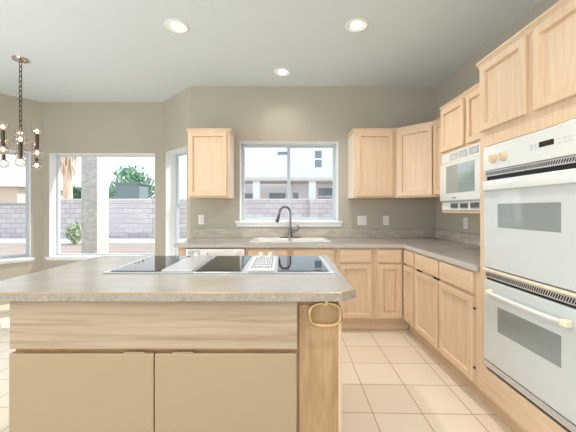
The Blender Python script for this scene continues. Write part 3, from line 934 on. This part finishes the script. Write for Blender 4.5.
def leaves(mb, c, rad, n, sz):
    b = mb.bm
    for _ in range(n):
        while True:
            p = Vector((random.uniform(-1, 1), random.uniform(-1, 1), random.uniform(-1, 1)))
            if 0.25 < p.length < 1: break
        p = Vector((c[0] + p.x * rad[0], c[1] + p.y * rad[1], c[2] + p.z * rad[2]))
        n1 = Vector((random.gauss(0, 1), random.gauss(0, 1), random.gauss(0, 1))).normalized()
        n2 = n1.orthogonal().normalized()
        s = sz * random.uniform(0.6, 1.3)
        b.faces.new([b.verts.new(p + n1 * s), b.verts.new(p + n2 * s * 0.5), b.verts.new(p - n1 * s), b.verts.new(p - n2 * s * 0.5)])
    return mb
def tree(name, x, y, label, cat, crowns, trunk_h, mt, leaf=0.16, dens=420):
    t = thing(name, (x, y, GZ), label, cat)
    MB().tube([(x, y, GZ), (x + 0.05, y, trunk_h * 0.5), (x, y, trunk_h)], [0.16, 0.13, 0.08], 8).build('trunk', BARK, t)
    m = MB()
    for cx, cz, rx, rz in crowns:
        leaves(m, (x + cx, y, cz), (rx, rx, rz), dens, leaf)
    m.build('crown', mt, t)
def at(px, py, z): return ((px - 284) * z / 303, EYE + (209.5 - py) * z / 303)
x, z = at(129, 190, 21)
tree('tree', x, 21, 'round green tree rising behind the block wall', 'tree',
     [(0, 2.9, 1.3, 1.1), (-0.8, 2.5, 0.8, 0.7), (0.7, 3.0, 0.9, 0.8), (0.1, 3.6, 0.8, 0.7), (1.3, 2.3, 0.6, 0.9), (-1.2, 1.9, 0.6, 1.0), (0.1, 3.0, 1.8, 1.4)], 2.4, LEAF, 0.12, 330)
x, z = at(76, 192, 21)
tree('tree', x, 21, 'dark teal shrub tree behind the wall, left of the patio column', 'tree', [(0, 2.2, 0.7, 0.7), (0.3, 1.7, 0.7, 0.6)], 1.6, LEAF_DK, 0.13, 350)
# slate outbuilding
t = thing('shed', (-9.5, 18.5, GZ), 'slate blue outbuilding wall showing above the block wall, in front of the tree', 'shed')
MB().box(-10.0, -8.6, 18, 19.2, GZ, 2.78).build('wall', SHED, t)
MB().box(-10.1, -8.5, 17.9, 19.3, 2.78, 2.86).build('roof', SHED, t)
# palm trunk with a skirt of dry fronds
x, z = at(67.5, 180, 15.6)
t = thing('palm_tree', (x, 15.6, GZ), 'palm trunk with a skirt of dry tan fronds, at the left of the bay window', 'palm tree')
MB().tube([(x, 15.6, GZ), (x + 0.03, 15.6, 1.6), (x, 15.6, 3.0), (x - 0.02, 15.6, 5.2)], [0.28, 0.22, 0.2, 0.18], 12).build('trunk', PALM, t)
m = MB()
for k in range(70):
    a = random.uniform(0, 2 * PI); zz = random.uniform(3.55, 5.3); L = random.uniform(0.5, 0.95)
    r0, r1 = 0.15, random.uniform(0.24, 0.42)
    m.tube([(x + r0 * math.cos(a), 15.6 + r0 * math.sin(a), zz), (x + r1 * math.cos(a), 15.6 + r1 * math.sin(a), zz - L * 0.4), (x + r1 * 0.9 * math.cos(a), 15.6 + r1 * 0.9 * math.sin(a), zz - L)], [0.05, 0.06, 0.01], 5)
m.build('dry_fronds', PALM, t)
# bush at the foot of the wall
x, z = at(75, 230, 11.8)
t = thing('bush', (x, 11.8, GZ), 'small sage green bush at the foot of the block wall beside the patio column', 'bush')
MB().tube([(x, 11.8, GZ), (x, 11.8, 0.3)], 0.04, 6).build('stem', BARK, t)
m = MB()
leaves(m, (x, 11.8, 0.36), (0.30, 0.30, 0.42), 520, 0.07)
m.build('foliage', BUSH, t)

# neighbour's house seen over the sink
HY = 22.0
t = thing('neighbour_house', (0.5, 24, GZ), 'white two-storey neighbouring house seen through the window over the sink', 'house')
MB().box(-6.4, 0.35, HY + 1.6, 28, GZ, 7.6).build('wall', STUCCO_WHITE, t)
MB().box(0.36, 9, HY + 1.2, 28, GZ, 7.6).build('wall', STUCCO_BLUE, t)
MB().box(-6.7, 9.4, HY + 0.9, 28.4, 7.6, 8.2).build('roof', ROOF, t)
MB().box(-6.2, 8, HY - 1.4, HY + 1.19, 3.22, 3.45, 0.02).build('patio_roof', ROOF, t)
for xx in (-1.9, 1.95, 6.0, -5.8):
    MB().box(xx - 0.24, xx + 0.24, HY - 1.2, HY - 0.75, GZ, 3.22).build('post', STUCCO_BLUE, t)
MHB = face((0, HY + 1.6, 0), (1, 0)); MHC = face((0, HY + 1.2, 0), (1, 0))
def hwin(M, u0, u1, v0, v1, rails=0):
    f = MB(M).rings(u0 - 0.12, u1 + 0.12, v0 - 0.12, v1 + 0.12, [(0, 0.0), (0, 0.05), (0.12, 0.05), (0.1201, 0.01)], fill=False).build('window', STUCCO_WHITE, t)
    MB(M).box(u0, u1, v0, v1, 0.004, 0.02).build('pane', EXT_GLASS, f, 'blue grey pane')
    for k in range(rails):
        vv = v0 + (v1 - v0) * (k + 1) / (rails + 1)
        MB(M).box(u0, u1, vv - 0.06, vv + 0.06, 0.021, 0.05).build('rail', STUCCO_WHITE, f)
hwin(MHC, 2.35, 2.88, 4.48, 5.75, 1)
hwin(MHB, -0.5, 0.25, 5.5, 5.75)
hwin(MHC, 2.62, 3.83, 1.6, 2.9, 1)
hwin(MHB, -1.15, 0.12, 1.5, 2.55)
hwin(MHC, 0.68, 1.1, 1.5, 2.55)
hwin(MHB, -3.2, -2.42, 1.5, 2.5)
# house seen through the left bay window
t = thing('neighbour_house', (-20, 23, GZ), 'tan neighbouring house with pale roof seen through the left bay window', 'house')
MB().box(-26, -17.6, 20, 27, GZ, 2.75).build('wall', STUCCO_TAN, t)
m = MB().prism([(19.5, 2.76), (27.5, 2.76), (23.5, 4.4)], -26.5, -17.2)
m.bm.transform(Matrix(((0, 0, 1, 0), (1, 0, 0, 0), (0, 1, 0, 0), (0, 0, 0, 1))))
m.build('roof', ROOF, t)
MHD = face((0, 20, 0), (1, 0))
f = MB(MHD).rings(-20.2, -18.9, 1.2, 2.3, [(0, 0.0), (0, 0.05), (0.1, 0.05), (0.1001, 0.01)], fill=False).build('window', STUCCO_WHITE, t)
MB(MHD).box(-20.1, -19.0, 1.3, 2.2, 0.004, 0.02).build('pane', EXT_GLASS, f)

for o in bpy.data.objects:
    if '_o' in o: del o['_o']
